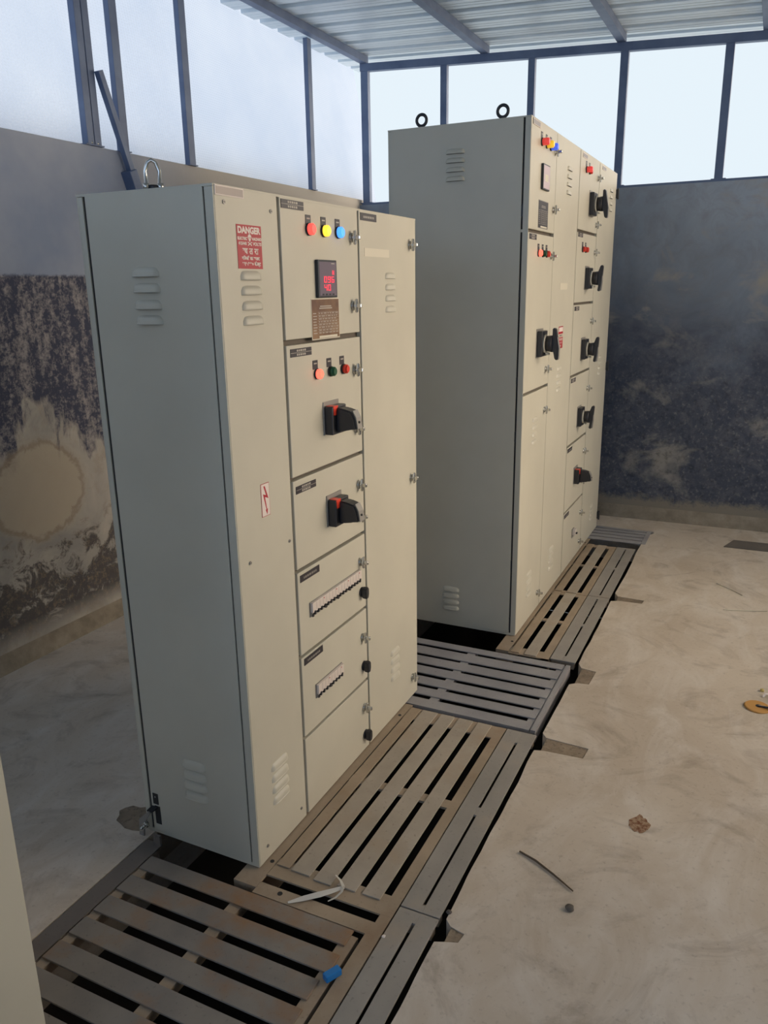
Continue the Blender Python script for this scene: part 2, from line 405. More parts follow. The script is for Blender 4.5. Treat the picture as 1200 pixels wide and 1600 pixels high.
# corrugated roof: ribs run along x
b = MB()
ys = []; y = -4.3; pr = []
while y < 4.9:
    pr += [(y, 0), (y+.050, 0), (y+.054, .003), (y+.058, 0), (y+.096, 0), (y+.100, .003), (y+.104, 0), (y+.148, 0), (y+.158, .046), (y+.212, .046)]
    y += .2222
pr.append((4.9, 0))
for (ya, za), (yb, zb) in zip(pr[:-1], pr[1:]):
    if za == zb and ya == yb: continue
    for x0, x1 in ((-2.12, 0), (0, 2), (2, 4.3)):
        b.poly([(x0, ya, roof_z(x0)+za), (x1, ya, roof_z(x1)+za), (x1, yb, roof_z(x1)+zb), (x0, yb, roof_z(x0)+zb)], 'roof')
        t_ = .0012
        b.poly([(x0, yb, roof_z(x0)+zb+t_), (x1, yb, roof_z(x1)+zb+t_), (x1, ya, roof_z(x1)+za+t_), (x0, ya, roof_z(x0)+za+t_)], 'roof')
struct(b.build('ceiling'))

# long roof members running from the camera to the back wall
for x, lab in ((-1.83, 'grey steel roof member above the left wall, along the woven sheet'), (-.835, 'grey steel roof member, second from the left under the corrugated roof'),
               (.145, 'grey steel roof member, third from the left under the corrugated roof'), (1.055, 'grey steel roof member at the top right corner of the photo'), (2.05, None), (3.1, None)):
    b = MB(); w = .028; z = roof_z(x)
    b.box(x-w, x+w, -4, 4.50, z-.055, z-.002, 'post', .002)
    o = b.build('roof_beam'); tag(o, lab or 'grey steel roof member beyond the right edge of the photo', 'beam', 'roof beams')
# cross beam on the back posts
b = MB()
x0, x1 = -1.86, 3.7; L = math.hypot(x1-x0, .055*(x1-x0))
za, zb = roof_z(x0)-.055, roof_z(x1)-.055
b.prism([(x0, za-.055), (x1, zb-.055), (x1, zb), (x0, za)], 'y', 4.462, 4.51, 'post')
tag(b.build('steel_beam'), 'long grey steel beam along the top of the back openings', 'beam')
# sill angle on top of the back wall
b = MB(); b.box(-1.86, 3.6, 4.452, 4.50, 2.41, 2.425, 'post'); b.box(-1.86, 3.6, 4.452, 4.458, 2.39, 2.41, 'post')
tag(b.build('sill_angle'), 'thin grey steel angle lying along the top of the back wall', 'angle')
bp = [(-1.825, .062, 'grey corner post where the woven sheet meets the back openings'), (-1.155, .052, 'slim grey post of the back openings, above the left of the far cabinet'),
      (-.478, .050, 'slim grey post rising behind the front top corner of the far cabinet'), (.172, .054, 'slim grey post of the back openings, just right of the far cabinet'),
      (.840, .054, 'slim grey post of the back openings, nearest the right edge of the photo')]
for x, w, lab in bp:
    b = MB(); zt = roof_z(x)-.110
    b.box(x-w/2, x+w/2, 4.464, 4.508, 2.425, zt, 'post', .002)
    b.box(x-w/2-.02, x+w/2+.02, 4.462, 4.52, 2.425, 2.431, 'post')
    tag(b.build('steel_post'), lab, 'post', 'posts of the openings')
lp = [(1.548, .092, 'broad double grey post standing on the left wall, with the slanting stay fixed to it'), (1.768, .070, 'grey post on the left wall between the broad double post and the single one'),
      (2.315, .072, 'grey post on the left wall, above the front edge of the near cabinet'), (3.705, .070, 'slim grey post on the left wall, next before the far corner')]
for y, w, lab in lp:
    b = MB(); zt = roof_z(-1.86)-.056
    if w > .09:
        b.box(-1.905, -1.865, y-w/2, y-.002, ZT+.006, zt, 'post', .003); b.box(-1.905, -1.865, y+.002, y+w/2, ZT+.006, zt, 'post', .003)
        b.box(-1.912, -1.862, y-.06, y+.06, ZT, ZT+.006, 'post')
        for q in (-.02, .02): b.cyl((-1.868, y+q, ZT+.006), (0, 0, 1), .006, .012, 'chrome', 8)
    else:
        b.box(-1.905, -1.870, y-w/2+.008, y+w/2-.008, ZT+.006, zt, 'post', .002); b.box(-1.912, -1.862, y-w/2, y+w/2, ZT, ZT+.006, 'post')
    tag(b.build('steel_post'), lab, 'post', 'posts of the openings')
# slanting stay with its clamp
b = MB()
A, B = Vector((-1.845, 1.60, 2.80)), Vector((-1.845, 1.80, 2.26)); d = (B-A)
mt = Matrix.Translation((A+B)/2) @ d.to_track_quat('Z', 'X').to_matrix().to_4x4()
b.box(-.016, .016, -.016, .016, -d.length/2, d.length/2, 'post', .002, mt)
st = b.build('slanting_stay'); tag(st, 'dark slanting steel stay between the double post and the left wall', 'brace')
b = MB(); B2 = Vector((-1.850, 1.795, 2.24)); mt = Matrix.Translation(B2) @ d.to_track_quat('Z', 'X').to_matrix().to_4x4()
b.box(-.028, .028, -.034, .034, -.13, .11, 'post', .004, mt); b.build('clamp', st)
# woven sheet on the outside of the left wall, tied up to the eaves
b = MB(); N1, N2 = 60, 14; G = []
for i in range(N1+1):
    row = []
    for j in range(N2+1):
        y = -4 + (4.86+4)*i/N1; v = j/N2; z = 2.44 + (3.60-2.44)*v
        x = -1.925 - .21*v + .012*noise.noise(Vector((y*1.3, z*1.1, 0)))
        row.append(b.bm.verts.new((x, y, z)))
    G.append(row)
i_ = b.mi('net')
for i in range(N1):
    for j in range(N2):
        f = b.bm.faces.new((G[i][j], G[i+1][j], G[i+1][j+1], G[i][j+1])); f.smooth = True; f.material_index = i_
tag(b.build('woven_sheet'), 'pale translucent woven sheet closing the opening above the left wall', 'sheet')

# ------------------------------------------------------------------ floor steelwork
def base_channel(x0, x1, y0, y1, label):
    b = MB()
    b.box(x0, x1, y0, y1, -.007, -.0005, 'steel_brown'); b.box(x0, x0+.006, y0, y1, -.10, -.007, 'steel_brown'); b.box(x0, x1, y0, y1, -.10, -.093, 'steel_brown')
    b.box(x0+.006, x1, y0+.0, y0+.006, -.093, -.007, 'steel_brown')
    for y in (y0+.115, y1-.10): b.cyl((x1-.016, y, -.0012), (0, 0, 1), .007, .002, 'gap', 12)
    return tag(b.build('base_channel'), label, 'channel')
base_channel(-.05, .032, -.072, 1.12, 'brown steel base channel under the front of the near cabinet')
base_channel(.19, .256, 1.80, 3.785, 'brown steel base channel under the front of the far cabinet')
b = MB(); b.box(-.50, -.415, .0, 1.25, -.12, -.0005, 'steel_brown'); tag(b.build('base_channel'), 'steel base channel under the back of the near cabinet, mostly in shadow', 'channel')
b = MB(); b.box(-.50, -.415, 1.98, 4.12, -.12, -.0005, 'steel_brown'); tag(b.build('base_channel'), 'steel base channel under the back of the far cabinet, mostly in shadow', 'channel')
# edge rail left of the near grating
b = MB(); b.box(-.421, -.358, -3.4, -.04, -.006, -.001, 'steel_rail'); b.box(-.421, -.415, -3.4, -.04, -.06, -.006, 'steel_rail')
b.box(-.385, -.358, -.05, -.042, -.001, .035, 'steel_rail')
tag(b.build('edge_rail'), 'flat grey steel edging on the left side of the nearest grating', 'rail')

def slat(b, x0, x1, y0, y1, z, m, th=.006, sag=0):
    b.box(x0, x1, y0, y1, z-th, z, m, .0012)

# grating nearest to camera: slats across
g = thing('trench_grating', (0, -.1, 0), 'rusty slatted floor grating nearest the camera, slats running across', 'grating', 'trench gratings')
gy = -.1
b = MB(); z = 0.0
tops = [-.098] + [-.189-.0935*i for i in range(0, 28)]
bars = [(-.156, -.098)] + [(-.2555-.0935*i, -.190-.0935*i) for i in range(0, 28)]
for i, (y0, y1) in enumerate(bars):
    xr = .383 + .006*math.sin(i*2.1)
    slat(b, -.352, xr, y0-gy, y1-gy, .001, 'steel_rust')
b.build('slats', g)
b = MB()
for x0, x1 in ((-.354, -.321), (-.004, .036), (.361, .403)):
    b.box(x0, x1, -2.8-gy, -.112-gy, -.04, -.0055, 'steel_brown')
b.build('frame', g)
# frame border on the right of it, continuing towards the camera
b = MB()
b.box(.0335, .46, -.094, -.047, -.006, 0, 'steel_brown'); b.box(.416, .46, -3.0, -.094, -.006, 0, 'steel_brown'); b.box(.424, .46, -.047, -.012, -.006, 0, 'steel_brown')
b.box(.454, .46, -3.0, -.012, -.06, -.006, 'steel_brown'); b.cyl((.115, -.066, -.001), (0, 0, 1), .008, .0025, 'gap', 12)
tag(b.build('angle_frame'), 'brown steel angle frame bordering the nearest grating on two sides', 'frame')

def long_grating(label, xs, y0, y1, crosses, flange, org, ym, sm='steel_dusty', base=None):
    g = thing('trench_grating', org, label, 'grating', 'trench gratings'); ox, oy, oz = org
    b = MB()
    x0, x1 = base
    b.box(x0-ox, x1-ox, y0[0]-oy, y0[1]-oy, -.0065, -.0005, 'steel_brown')
    b.box(x0-ox, x1-ox, y1[0]-oy, y1[1]-oy, -.0065, -.0005, 'steel_brown')
    for c0, c1 in crosses: b.box(x0-ox, x1-ox, c0-oy, c1-oy, -.010, -.0008, 'steel_brown')
    b.box(flange[0]-ox, flange[1]-ox, y0[0]-oy, y1[1]-oy, -.0065, .0004, 'steel_brown'); b.box(flange[1]-.006-ox, flange[1]-ox, y0[0]-oy, y1[1]-oy, -.06, -.0065, 'steel_brown')
    b.build('frame', g)
    b = MB()
    for i, (a, c) in enumerate(xs):
        dy = .006*math.sin(i*1.9+1)
        slat(b, a-ox, c-ox, ym[0]-oy+dy, ym[1]-oy, .0045, sm if i else 'steel_brown', .005)
    b.build('slats', g)
    return g
long_grating('long slatted floor grating in front of the near cabinet', [(.039, .083), (.093, .160), (.178, .238), (.257, .319), (.341, .400)], (-.012, .066), (1.012, 1.10), [(.522, .565)], (.424, .461), (.25, .55, 0), (.030, 1.095), base=(.033, .461))
long_grating('first slatted floor grating in front of the far cabinet, next to its near corner', [(.268, .311), (.337, .397)], (1.786, 1.860), (2.650, 2.682), [(2.241, 2.272)], (.421, .461), (.35, 2.2, 0), (1.79, 2.68), base=(.258, .461))
long_grating('second slatted floor grating in front of the far cabinet, towards the back wall', [(.268, .311), (.337, .397)], (2.686, 2.72), (3.61, 3.662), [(3.195, 3.225)], (.421, .461), (.35, 3.2, 0), (2.69, 3.66), base=(.258, .461))

# narrow twin plates along the right edge of the trench
def twin_plate(label, y0, y1, slots, zc=.0):
    g = thing('cover_plate', (.525, (y0+y1)/2, 0), label, 'plate', 'narrow twin cover plates'); oy = (y0+y1)/2
    b = MB()
    b.box(.4655-.525, .5215-.525, y0-oy, y1-oy, -.0045, .003, 'steel_grey', .001); b.build('flat_bar', g)
    b = MB(); b.box(.5320-.525, .587-.525, y0-oy, y1-oy, -.0045, .003, 'steel_grey', .001); b.build('flat_bar', g)
    last = y0
    for s0, s1 in slots + [(y1, y1)]:
        b = MB(); b.box(.5210-.525, .5325-.525, last-oy, s0-oy, -.0043, .0024, 'steel_grey'); b.build('weld_tie', g); last = s1
    for ya in (y0+.01, y1-.04):
        b = MB(); b.box(.47-.525, .58-.525, ya-oy, ya+.03-oy, -.04, -.0055, 'steel_brown'); b.build('cross_bar', g)
twin_plate('twin grey cover plate beside the nearest grating, at the bottom of the photo', -1.25, .036, [(-1.2, -.62), (-.58, -.006)])
twin_plate('twin grey cover plate beside the long grating of the near cabinet', .041, 1.098, [(.069, .522), (.567, 1.012)])
twin_plate('twin grey cover plate beside the first grating of the far cabinet', 1.797, 2.686, [(1.852, 2.24), (2.27, 2.65)])
twin_plate('twin grey cover plate beside the second grating of the far cabinet', 2.692, 3.662, [(2.72, 3.20), (3.23, 3.63)])

# grating between the two cabinets: slats across
g = thing('trench_grating', (.1, 1.45, 0), 'slatted floor grating between the two cabinets, slats running across', 'grating', 'trench gratings')
b = MB()
b_edges = [1.712, 1.6075, 1.511, 1.4165, 1.319, 1.228]
slots = [(1.686, 1.712), (1.583, 1.608), (1.486, 1.511), (1.387, 1.4165), (1.291, 1.319), (1.196, 1.228)]
prev = 1.765
for s0, s1 in slots + [(1.130, 1.130)]:
    b.box(-.41-.1, .545-.1, s1-1.45, prev-1.45, -.007, -.001, 'steel_dark', .0012); prev = s0
b.build('slats', g)
b = MB()
b.box(.517-.1, .57-.1, 1.131-1.45, 1.765-1.45, -.012, -.0072, 'steel_dark'); b.box(.552-.1, .572-.1, 1.131-1.45, 1.765-1.45, -.0072, -.0002, 'steel_dark')
b.box(.565-.1, .572-.1, 1.131-1.45, 1.765-1.45, -.055, -.012, 'steel_dark')
b.box(.074-.1, .114-.1, 1.136-1.45, 1.75-1.45, -.03, -.0072, 'steel_dark'); b.box(-.41-.1, -.37-.1, 1.136-1.45, 1.75-1.45, -.03, -.0072, 'steel_dark')
b.box(-.41-.1, .57-.1, 1.130-1.45, 1.136-1.45, -.055, -.0072, 'steel_dark')
b.build('frame', g)
# grating at the foot of the back wall
g = thing('trench_grating', (.3, 3.95, 0), 'small dark slatted grating at the foot of the back wall', 'grating', 'trench gratings')
b = MB()
for y0, y1 in ((3.80, 3.862), (3.882, 3.938), (3.958, 4.012), (4.032, 4.082), (4.100, 4.135)):
    b.box(-.40-.3, .60-.3, y0-3.95, y1-3.95, -.006, 0, 'steel_dark', .001)
b.build('slats', g)
b = MB(); b.box(.575-.3, .632-.3, 3.80-3.95, 4.135-3.95, -.0125, -.0065, 'steel_dark'); b.box(.602-.3, .632-.3, 3.80-3.95, 4.135-3.95, -.0065, .0005, 'steel_dark'); b.build('frame', g)
b = MB(); b.box(-.42-.3, -.38-.3, 3.80-3.95, 4.135-3.95, -.012, -.0065, 'steel_dark'); b.build('frame', g)
# plate at right by the back wall
b = MB(); b.prism([(1.13, 3.95), (2.2, 3.96), (2.2, 4.15), (1.185, 4.13)], 'z', -.002, .006, 'steel_rail')
tag(b.build('floor_grate'), 'dark flat metal grate lying on the floor at the right, by the back wall', 'grate')

# ------------------------------------------------------------------ cabinet fittings
_cache = {}
def put(key, maker, name, parent, loc, label=None):
    """one mesh per kind, shared by its copies"""
    if key not in _cache:
        o = maker().build(name, parent); _cache[key] = o.data
    else:
        o = bpy.data.objects.new(name, _cache[key]); C.objects.link(o); o.parent = parent
    o.location = loc
    if label: o['label'] = label
    return o
def mk_lock():
    b = MB(); b.cyl((0, 0, 0), (1, 0, 0), .0150, .007, 'chrome', 24, bev=.003); b.cyl((.007, 0, 0), (1, 0, 0), .0095, .009, 'chrome', 16, bev=.002)
    b.prism([(-.006, -.022), (.006, -.022), (.009, -.006), (.009, .006), (.006, .022), (-.006, .022), (-.009, .006), (-.009, -.006)], 'x', .010, .018, 'chrome', .002)
    b.box(.016, .034, -.005, .005, -.007, .007, 'chrome', .003); return b
def mk_knob():
    b = MB(); b.cyl((0, 0, 0), (1, 0, 0), .019, .006, 'black', 24, bev=.002)
    b.prism([(-.007, -.024), (.007, -.024), (.013, -.008), (.013, .016), (.006, .021), (-.006, .021), (-.013, .016), (-.013, -.008)], 'x', .006, .026, 'black', .003); return b
def mk_lamp(lens, r=.0135, deep=.014):
    def f():
        b = MB(); b.cyl((0, 0, 0), (1, 0, 0), r*1.12, .006, 'black', 24); b.cyl((.006, 0, 0), (1, 0, 0), r, deep, lens, 24, bev=.004); return b
    return f
def mk_tag():
    b = MB(); b.box(0, .0015, -.015, .015, -.014, .014, 'plate_dark', .0005); b.box(.0015, .0018, -.009, .009, .002, .006, 'plate_light'); return b
def mk_nameplate(style):
    def f():
        b = MB(); b.box(0, .0015, 0, .120, -.024, 0, 'plate_dark' if style != 'blank' else 'sticker_white')
        if style == 'two':
            b.box(.0015, .0017, 0, .120, -.0128, -.0115, 'plate_light')
            for zc in (-.006, -.018):
                q = .034
                while q < .086:
                    w = .006+.006*random.random(); b.box(.0015, .0018, q, q+w, zc-.003, zc+.003, 'plate_light'); q += w+.003
        elif style == 'one':
            q = .020
            while q < .095:
                w = .005+.007*random.random(); b.box(.0015, .0018, q, q+w, -.016, -.009, 'silver'); q += w+.003
        elif style == 'blank': b.box(.0015, .0018, .003, .117, -.021, -.003, 'plate_grey')
        return b
    return f
def mk_rotary_small():
    b = MB()
    b.box(0, .004, -.050, .050, -.047, .060, 'silver', .001)
    b.box(.004, .034, -.046, .046, -.046, .046, 'black', .004)
    b.prism([(.034, -.040), (.05, -.036), (.050, -.030), (.078, -.030), (.105, -.026), (.100, .006), (.088, .030), (.060, .038), (.034, .040)], 'y', -.024, .024, 'black', .004)
    b.prism([(.0345, .040), (.0365, .040), (.0365, .018)], 'y', -.040, -.012, 'red_plastic'); b.prism([(-.042, .0462), (-.010, .0462), (-.040, .018)], 'x', .034, .0355, 'red_plastic')
    b.box(.006, .035, -.040, -.012, .046, .0475, 'red_plastic')
    b.prism([(.1055, -.026), (.1085, -.026), (.1035, .010), (.091, .033), (.0885, .031), (.1005, .008)], 'y', -.017, .017, 'silver', .0008)
    b.cyl((.103, -.003, -.006), (1, 0, .3), .004, .006, 'gap', 8)
    return b
def mk_rotary_big(sl):
    def f():
        b = MB()
        b.box(0, .003, -.062, .062, -.066, .070, 'silver', .001)
        b.box(.003, .034, -.055, .055, -.060, .060, 'black', .004)
        b.cyl((.034, 0, 0), (1, 0, 0), .043, .012, 'label_white', 28); b.cyl((.046, 0, 0), (1, 0, 0), .036, .040, 'black', 28, r2=.040)
        t = sl
        b.prism([(.080, -.030), (.098, -.034), (.098+t, -.074), (.118+t, -.076), (.122+t*.6, -.02), (.110-t, .072), (.092-t, .074), (.086, .034)], 'y', -.019, .019, 'black', .004)
        b.prism([(.119+t, -.072), (.123+t*.7, -.072), (.126+t*.5, -.02), (.116, .03), (.112, .03)], 'y', -.012, .012, 'silver')
        b.prism([(.048, -.040), (.066, -.044), (.066, -.052), (.048, -.050)], 'y', -.02, .02, 'label_white')
        return b
    return f
def mk_breakers(n):
    def f():
        w = n*.0215+.006; b = MB()
        b.box(0, .003, -.004, w+.004, -.026, .026, 'silver', .001)
        b.box(.003, .012, 0, w, -.010, .024, 'breaker', .001); b.box(.003, .007, 0, w, -.024, -.010, 'silver')
        for i in range(n):
            y = .003+.0215*i
            b.prism([(y+.005, -.017), (y+.010, -.017), (y+.012, -.005), (y+.006, -.005)], 'x', .007, .0160, 'black')
            if i % 4 == 0: b.box(.007, .010, y-.001, y+.008, -.025, -.016, 'black')
            if i % 4 == 3: b.cyl((.012, y+.006, .018), (1, 0, 0), .0025, .0006, 'red_paint', 8)
            if i: b.box(.0119, .0123, y-.0008, y, -.005, .023, 'silver')
        return b
    return f
def mk_rating(light):
    def f():
        b = MB(); m = 'bronze' if light else 'plate_dark'; lm = 'silver' if not light else 'plate_light'
        W_, H_ = .170, .118
        b.box(0, .0006, -.003, W_+.003, -H_-.003, .003, 'label_white' if light else 'silver'); b.box(.0006, .0012, 0, W_, -H_, 0, m)
        for a0, a1, z in ((.05, .12, -.020), (.045, .125, -.026)): b.box(.0012, .0015, a0, a1, z-.0025, z+.001, lm)
        z = -.038
        while z > -.104:
            b.box(.0012, .0015, .035, .165, z-.0008, z, lm)
            b.box(.0012, .0015, .006, .024+.008*random.random(), z-.0052, z-.0022, lm)
            q = .040
            while q < .155:
                w = .006+.014*random.random(); b.box(.0012, .0015, q, q+w, z-.0052, z-.0025, lm); q += w+.006
            z -= .0085
        b.box(.0012, .0016, .04, .155, -.117, -.110, 'label_white')
        return b
    return f
def mk_meter(w, h, pale):
    def f():
        b = MB(); b.box(0, .012, 0, w, -h, 0, 'dark_metal', .002); b.box(.012, .0125, .006, w-.006, -h+.006, -.006, 'screen_pale' if pale else 'screen')
        if not pale:
            b.box(.0125, .0128, .080, .100, -.012, -.009, 'plate_light')
            x = .0127
            seg7(b, 'H', .086, -.043, x, .008, .011, 'led')
            for i, c in enumerate('096'): seg7(b, c, .034+.023*i, -.066, x, .013, .016, 'led')
            for i, c in enumerate('40'): seg7(b, c, .034+.023*i, -.090, x, .013, .016, 'led')
            for i in range(4): b.box(.0125, .0135, .020+.021*i, .031+.021*i, -.105, -.100, 'dark_metal')
        else:
            b.box(.0125, .0128, .03, .09, -.075, -.045, 'label_white')
        return b
    return f
def screw(b, y, z, x=.0, r=.0055):
    b.cyl((x, y, z), (1, 0, 0), r, .0025, 'silver', 10); b.box(x+.0025, x+.0027, y-.004, y+.004, z-.0008, z+.0008, 'gap')

def cabinet(name, org, D, Wd, H, label):
    """front face at local x=0 looking +x, near side at y=0, row runs along +y"""
    t = thing(name, org, label, 'cabinet')
    b = MB()
    b.box(-D+.004, -.024, .004, Wd-.004, .006, H-.004, 'gap')
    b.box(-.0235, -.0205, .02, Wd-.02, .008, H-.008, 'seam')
    for y0, y1 in ((0, .022), (Wd-.022, Wd)):
        if y0 == 0: b.box(-.027, -.0008, -.0025, .0010, .003, H-.0065, 'paint', .0008)
        else: b.box(-.027, -.0205, y1-.003, y1, .013, H-.007, 'paint')
        b.box(-D+.0045, -D+.020, y0, y1, .013, H-.007, 'paint')
    b.box(-D, -.0004, -.0025, Wd, H-.006, H, 'paint')
    b.box(-D, -.021, 0, Wd, .001, .012, 'paint')
    b.box(-D, -D+.004, 0, Wd, .012, H-.006, 'paint')
    b.build('body', t)
    b = MB(); b.box(-.425, -.06, Wd-.004, Wd+.001, .03, H-.03, 'paint'); b.build('side_panel', t)
    return t
def near_side(t, x0, x1, z0, z1, louvs, w, h):
    b = MB(); b.box(x0, x1, -.002, .004, z0, z1, 'paint', .0015)
    for x, z in louvs: b.louvre((x, -.002, z), (1, 0, 0), (0, -1, 0), w, h, .012, 'paint', 'gap')
    return b.build('side_panel', t)
def door(t, y0, y1, z0, z1, louvs=(), w=.09, h=.028, screws=(), name='door', ang=0):
    o = bpy.data.objects.new(name, None) if 0 else None
    b = MB(); b.box(-.020, 0, y0, y1, z0, z1, 'paint', .0022)
    for y, z in louvs: b.louvre((0, y, z), (0, 1, 0), (1, 0, 0), w, h, .009, 'paint', 'gap')
    for y, z in screws: screw(b, y, z)
    return b.build(name, t)

# ------------------------------------------------------------------ near cabinet
P1 = cabinet('electrical_cabinet', (0, 0, 0), .454, 1.247, 2.0, 'cream electrical control cabinet nearest the camera, lit red, yellow and blue lamps and DANGER sticker')
near_side(P1, -.4235, -.0325, .012, 1.996, [(-.237, z) for z in (1.785, 1.745, 1.702, 1.662)] + [(-.228, z) for z in (.300, .262, .224, .186)], .092, .024)
lv = [(.137, z) for z in (1.772, 1.734, 1.695, 1.656)]
lvb = [(.137, z) for z in (.290, .250, .210, .170)]
dA = door(P1, 0.0015, .282, .003, 1.998, lv+lvb, .094, .024, [(.038, 1.960), (.249, 1.953), (.051, .998), (.260, 1.002), (.250, .052), (.047, .050)], 'cover_panel')
put('np_blank', mk_nameplate('blank'), 'name_plate', dA, (.0004, .004, 1.998), 'empty silver name plate with a white border')
# danger sticker
b = MB(); b.box(0, .0006, 0, .112, -.110, 0, 'red_paint'); x = .0009
text_into(b, 'DANGER', .055, -.014, x, .0225, 'sticker_white', 1.12, bold=.0011)
text_into(b, 'ELECTRIC', .024, -.0345, x, .0098, 'sticker_white', 1.0, bold=.0005); text_into(b, 'HAZARD', .090, -.0345, x, .0098, 'sticker_white', 1.1, bold=.0005)
text_into(b, '415/440', .024, -.0470, x, .0110, 'sticker_white', 1.0, bold=.0005); text_into(b, 'VOLTS', .090, -.0470, x, .0110, 'sticker_white', 1.2, bold=.0005)
text_into(b, 'ख त रा', .058, -.066, x, .022, 'sticker_white', 1.25, bold=.0006)
text_into(b, 'बिजली का खतरा', .058, -.084, x, .0115, 'sticker_white', 1.15, bold=.0005)
text_into(b, '४१५/४४० वोल्ट', .060, -.098, x, .0125, 'sticker_white', 1.15, bold=.0005)
pts = [(.057+.0085*math.cos(2*PI*i/16)*(1 if math.sin(2*PI*i/16) > -.3 else .6), -.032+.0095*math.sin(2*PI*i/16)) for i in range(16)]
b.prism(pts, 'x', .0006, x, 'sticker_white')
for yy in (.0535, .0605): b.cyl((x, yy, -.032), (1, 0, 0), .0018, .0002, 'red_paint', 8)
for s in (1, -1): b.prism([(.057-.010*s, -.0435), (.057-.008*s, -.0415), (.057+.010*s, -.0500), (.057+.008*s, -.0520)], 'x', .0006, x, 'sticker_white')
o = b.build('danger_sticker', dA, 'red DANGER warning sticker with white writing and a skull'); o.location = (.0004, .084, 1.911)
b = MB(); b.box(0, .0006, 0, .042, -.098, 0, 'red_paint'); b.box(.0006, .0009, .0015, .0405, -.0965, -.0015, 'sticker_white')
b.prism([(.013, -.008), (.020, -.008), (.036, -.048), (.028, -.044), (.018, -.040), (.026, -.078), (.030, -.076), (.026, -.094), (.018, -.078), (.0225, -.079), (.009, -.030), (.024, -.036)], 'x', .0009, .0011, 'red_paint')
o = b.build('lightning_sticker', dA, 'small white sticker with a red lightning arrow'); o.location = (.0004, .123, 1.211)

rows = [(1.604, 1.996), (1.192, 1.588), (.893, 1.180), (.597, .881), (.299, .586), (.003, .288)]
Y0, Y1 = .296, .764
dr = [door(P1, Y0, Y1, a, c) for a, c in rows]
# meter compartment door
d = dr[0]
put('np_two', mk_nameplate('two'), 'name_plate', d, (.0004, .302, 1.991))
for y, m in ((.448, 'glow_red'), (.538, 'glow_yellow'), (.627, 'glow_blue')):
    put('tag', mk_tag, 'lamp_label', d, (.0002, y-.002, 1.944)); put('L'+m, mk_lamp(m, .0165), 'indicator_lamp', d, (0, y, 1.918))
for z in (1.907, 1.692): put('lock', mk_lock, 'door_lock', d, (0, .717, z))
put('meter', mk_meter(.116, .112, False), 'panel_meter', d, (0, .477, 1.833))
put('rating', mk_rating(True), 'rating_plate', d, (.0004, .447, 1.716))
d = dr[1]
put('np_two', None, 'name_plate', d, (.0004, .315, 1.577))
for y, m in ((.463, 'glow_hot'), (.550, 'green_plastic'), (.636, 'red_plastic')):
    put('tag', None, 'lamp_label', d, (.0002, y-.008, 1.520)); put('L'+m, mk_lamp(m, .0150), 'indicator_lamp', d, (0, y, 1.491))
for z in (1.480, 1.278): put('lock', None, 'door_lock', d, (0, .717, z))
put('rot_s', mk_rotary_small, 'rotary_handle', d, (0, .543, 1.338))
d = dr[2]
put('np_two', None, 'name_plate', d, (.0004, .310, 1.161))
for z in (1.074, .958): put('lock', None, 'door_lock', d, (0, .726, z))
put('rot_s', None, 'rotary_handle', d, (0, .543, 1.028))
d = dr[3]
put('np_one', mk_nameplate('one'), 'name_plate', d, (.0004, .310, .870))
put('lock', None, 'door_lock', d, (0, .724, .783)); put('knob', mk_knob, 'black_knob', d, (0, .729, .664))
put('mcb16', mk_breakers(16), 'breaker_row', d, (0, .362, .734))
d = dr[4]
put('np_one', None, 'name_plate', d, (.0004, .311, .579))
put('lock', None, 'door_lock', d, (0, .727, .482)); put('knob', None, 'black_knob', d, (0, .732, .362))
put('mcb8', mk_breakers(8), 'breaker_row', d, (0, .378, .430))
d = dr[5]
put('lock', None, 'door_lock', d, (0, .728, .187)); put('knob', None, 'black_knob', d, (0, .732, .067))
d = door(P1, .776, 1.246, .003, 1.996, [(1.012, z) for z in (1.780, 1.741, 1.702, 1.663)] + [(1.012, z) for z in (.290, .252, .214, .176)], .082, .022)
put('np_one', None, 'name_plate', d, (.0004, .785, 1.990))
b = MB(); b.box(0, .0008, 0, .195, -.027, 0, 'label_white'); o = b.build('paper_label', d, 'blank pale paper label'); o.location = (.0003, .811, 1.879)
for z in (1.903, .998, .096): put('lock', None, 'door_lock', d, (0, 1.190, z))
# lifting hook on top and earth strap bracket at the back foot
b = MB(); b.cyl((0, 0, 0), (0, 0, 1), .011, .012, 'dark_metal', 12)
b.tube([(-.016, 0, .0), (-.018, 0, .045), (-.010, 0, .066), (0, 0, .072), (.010, 0, .066), (.018, 0, .045), (.016, 0, .0)], .005, 'chrome', 8)
for s in (-.018, .018): b.cyl((s, 0, 0), (0, 0, 1), .009, .016, 'chrome', 6)
o = b.build('lifting_hook', P1); o.location = (-.212, .03, 2.0); o.rotation_euler = (0, 0, math.radians(38))
b = MB(); b.box(-.414, -.392, -.0035, -.002, .115, .155, 'gap'); b.cyl((-.403, -.0036, .143), (0, -1, 0), .003, .001, 'chrome', 8)
b.box(-.410, -.388, -.0035, -.002, .040, .108, 'gap'); b.box(-.420, -.398, -.030, -.002, .100, .105, 'dark_metal')
b.prism([(-.462, .0), (-.440, .0), (-.438, .048), (-.404, .098), (-.412, .104), (-.456, .062)], 'y', -.034, -.028, 'silver', .001)
b.cyl((-.432, -.024, .045), (0, -1, 0), .012, .014, 'chrome', 6); b.cyl((-.432, -.034, .045), (0, -1, 0), .005, .022, 'chrome', 10)
b.build('earth_bracket', P1)

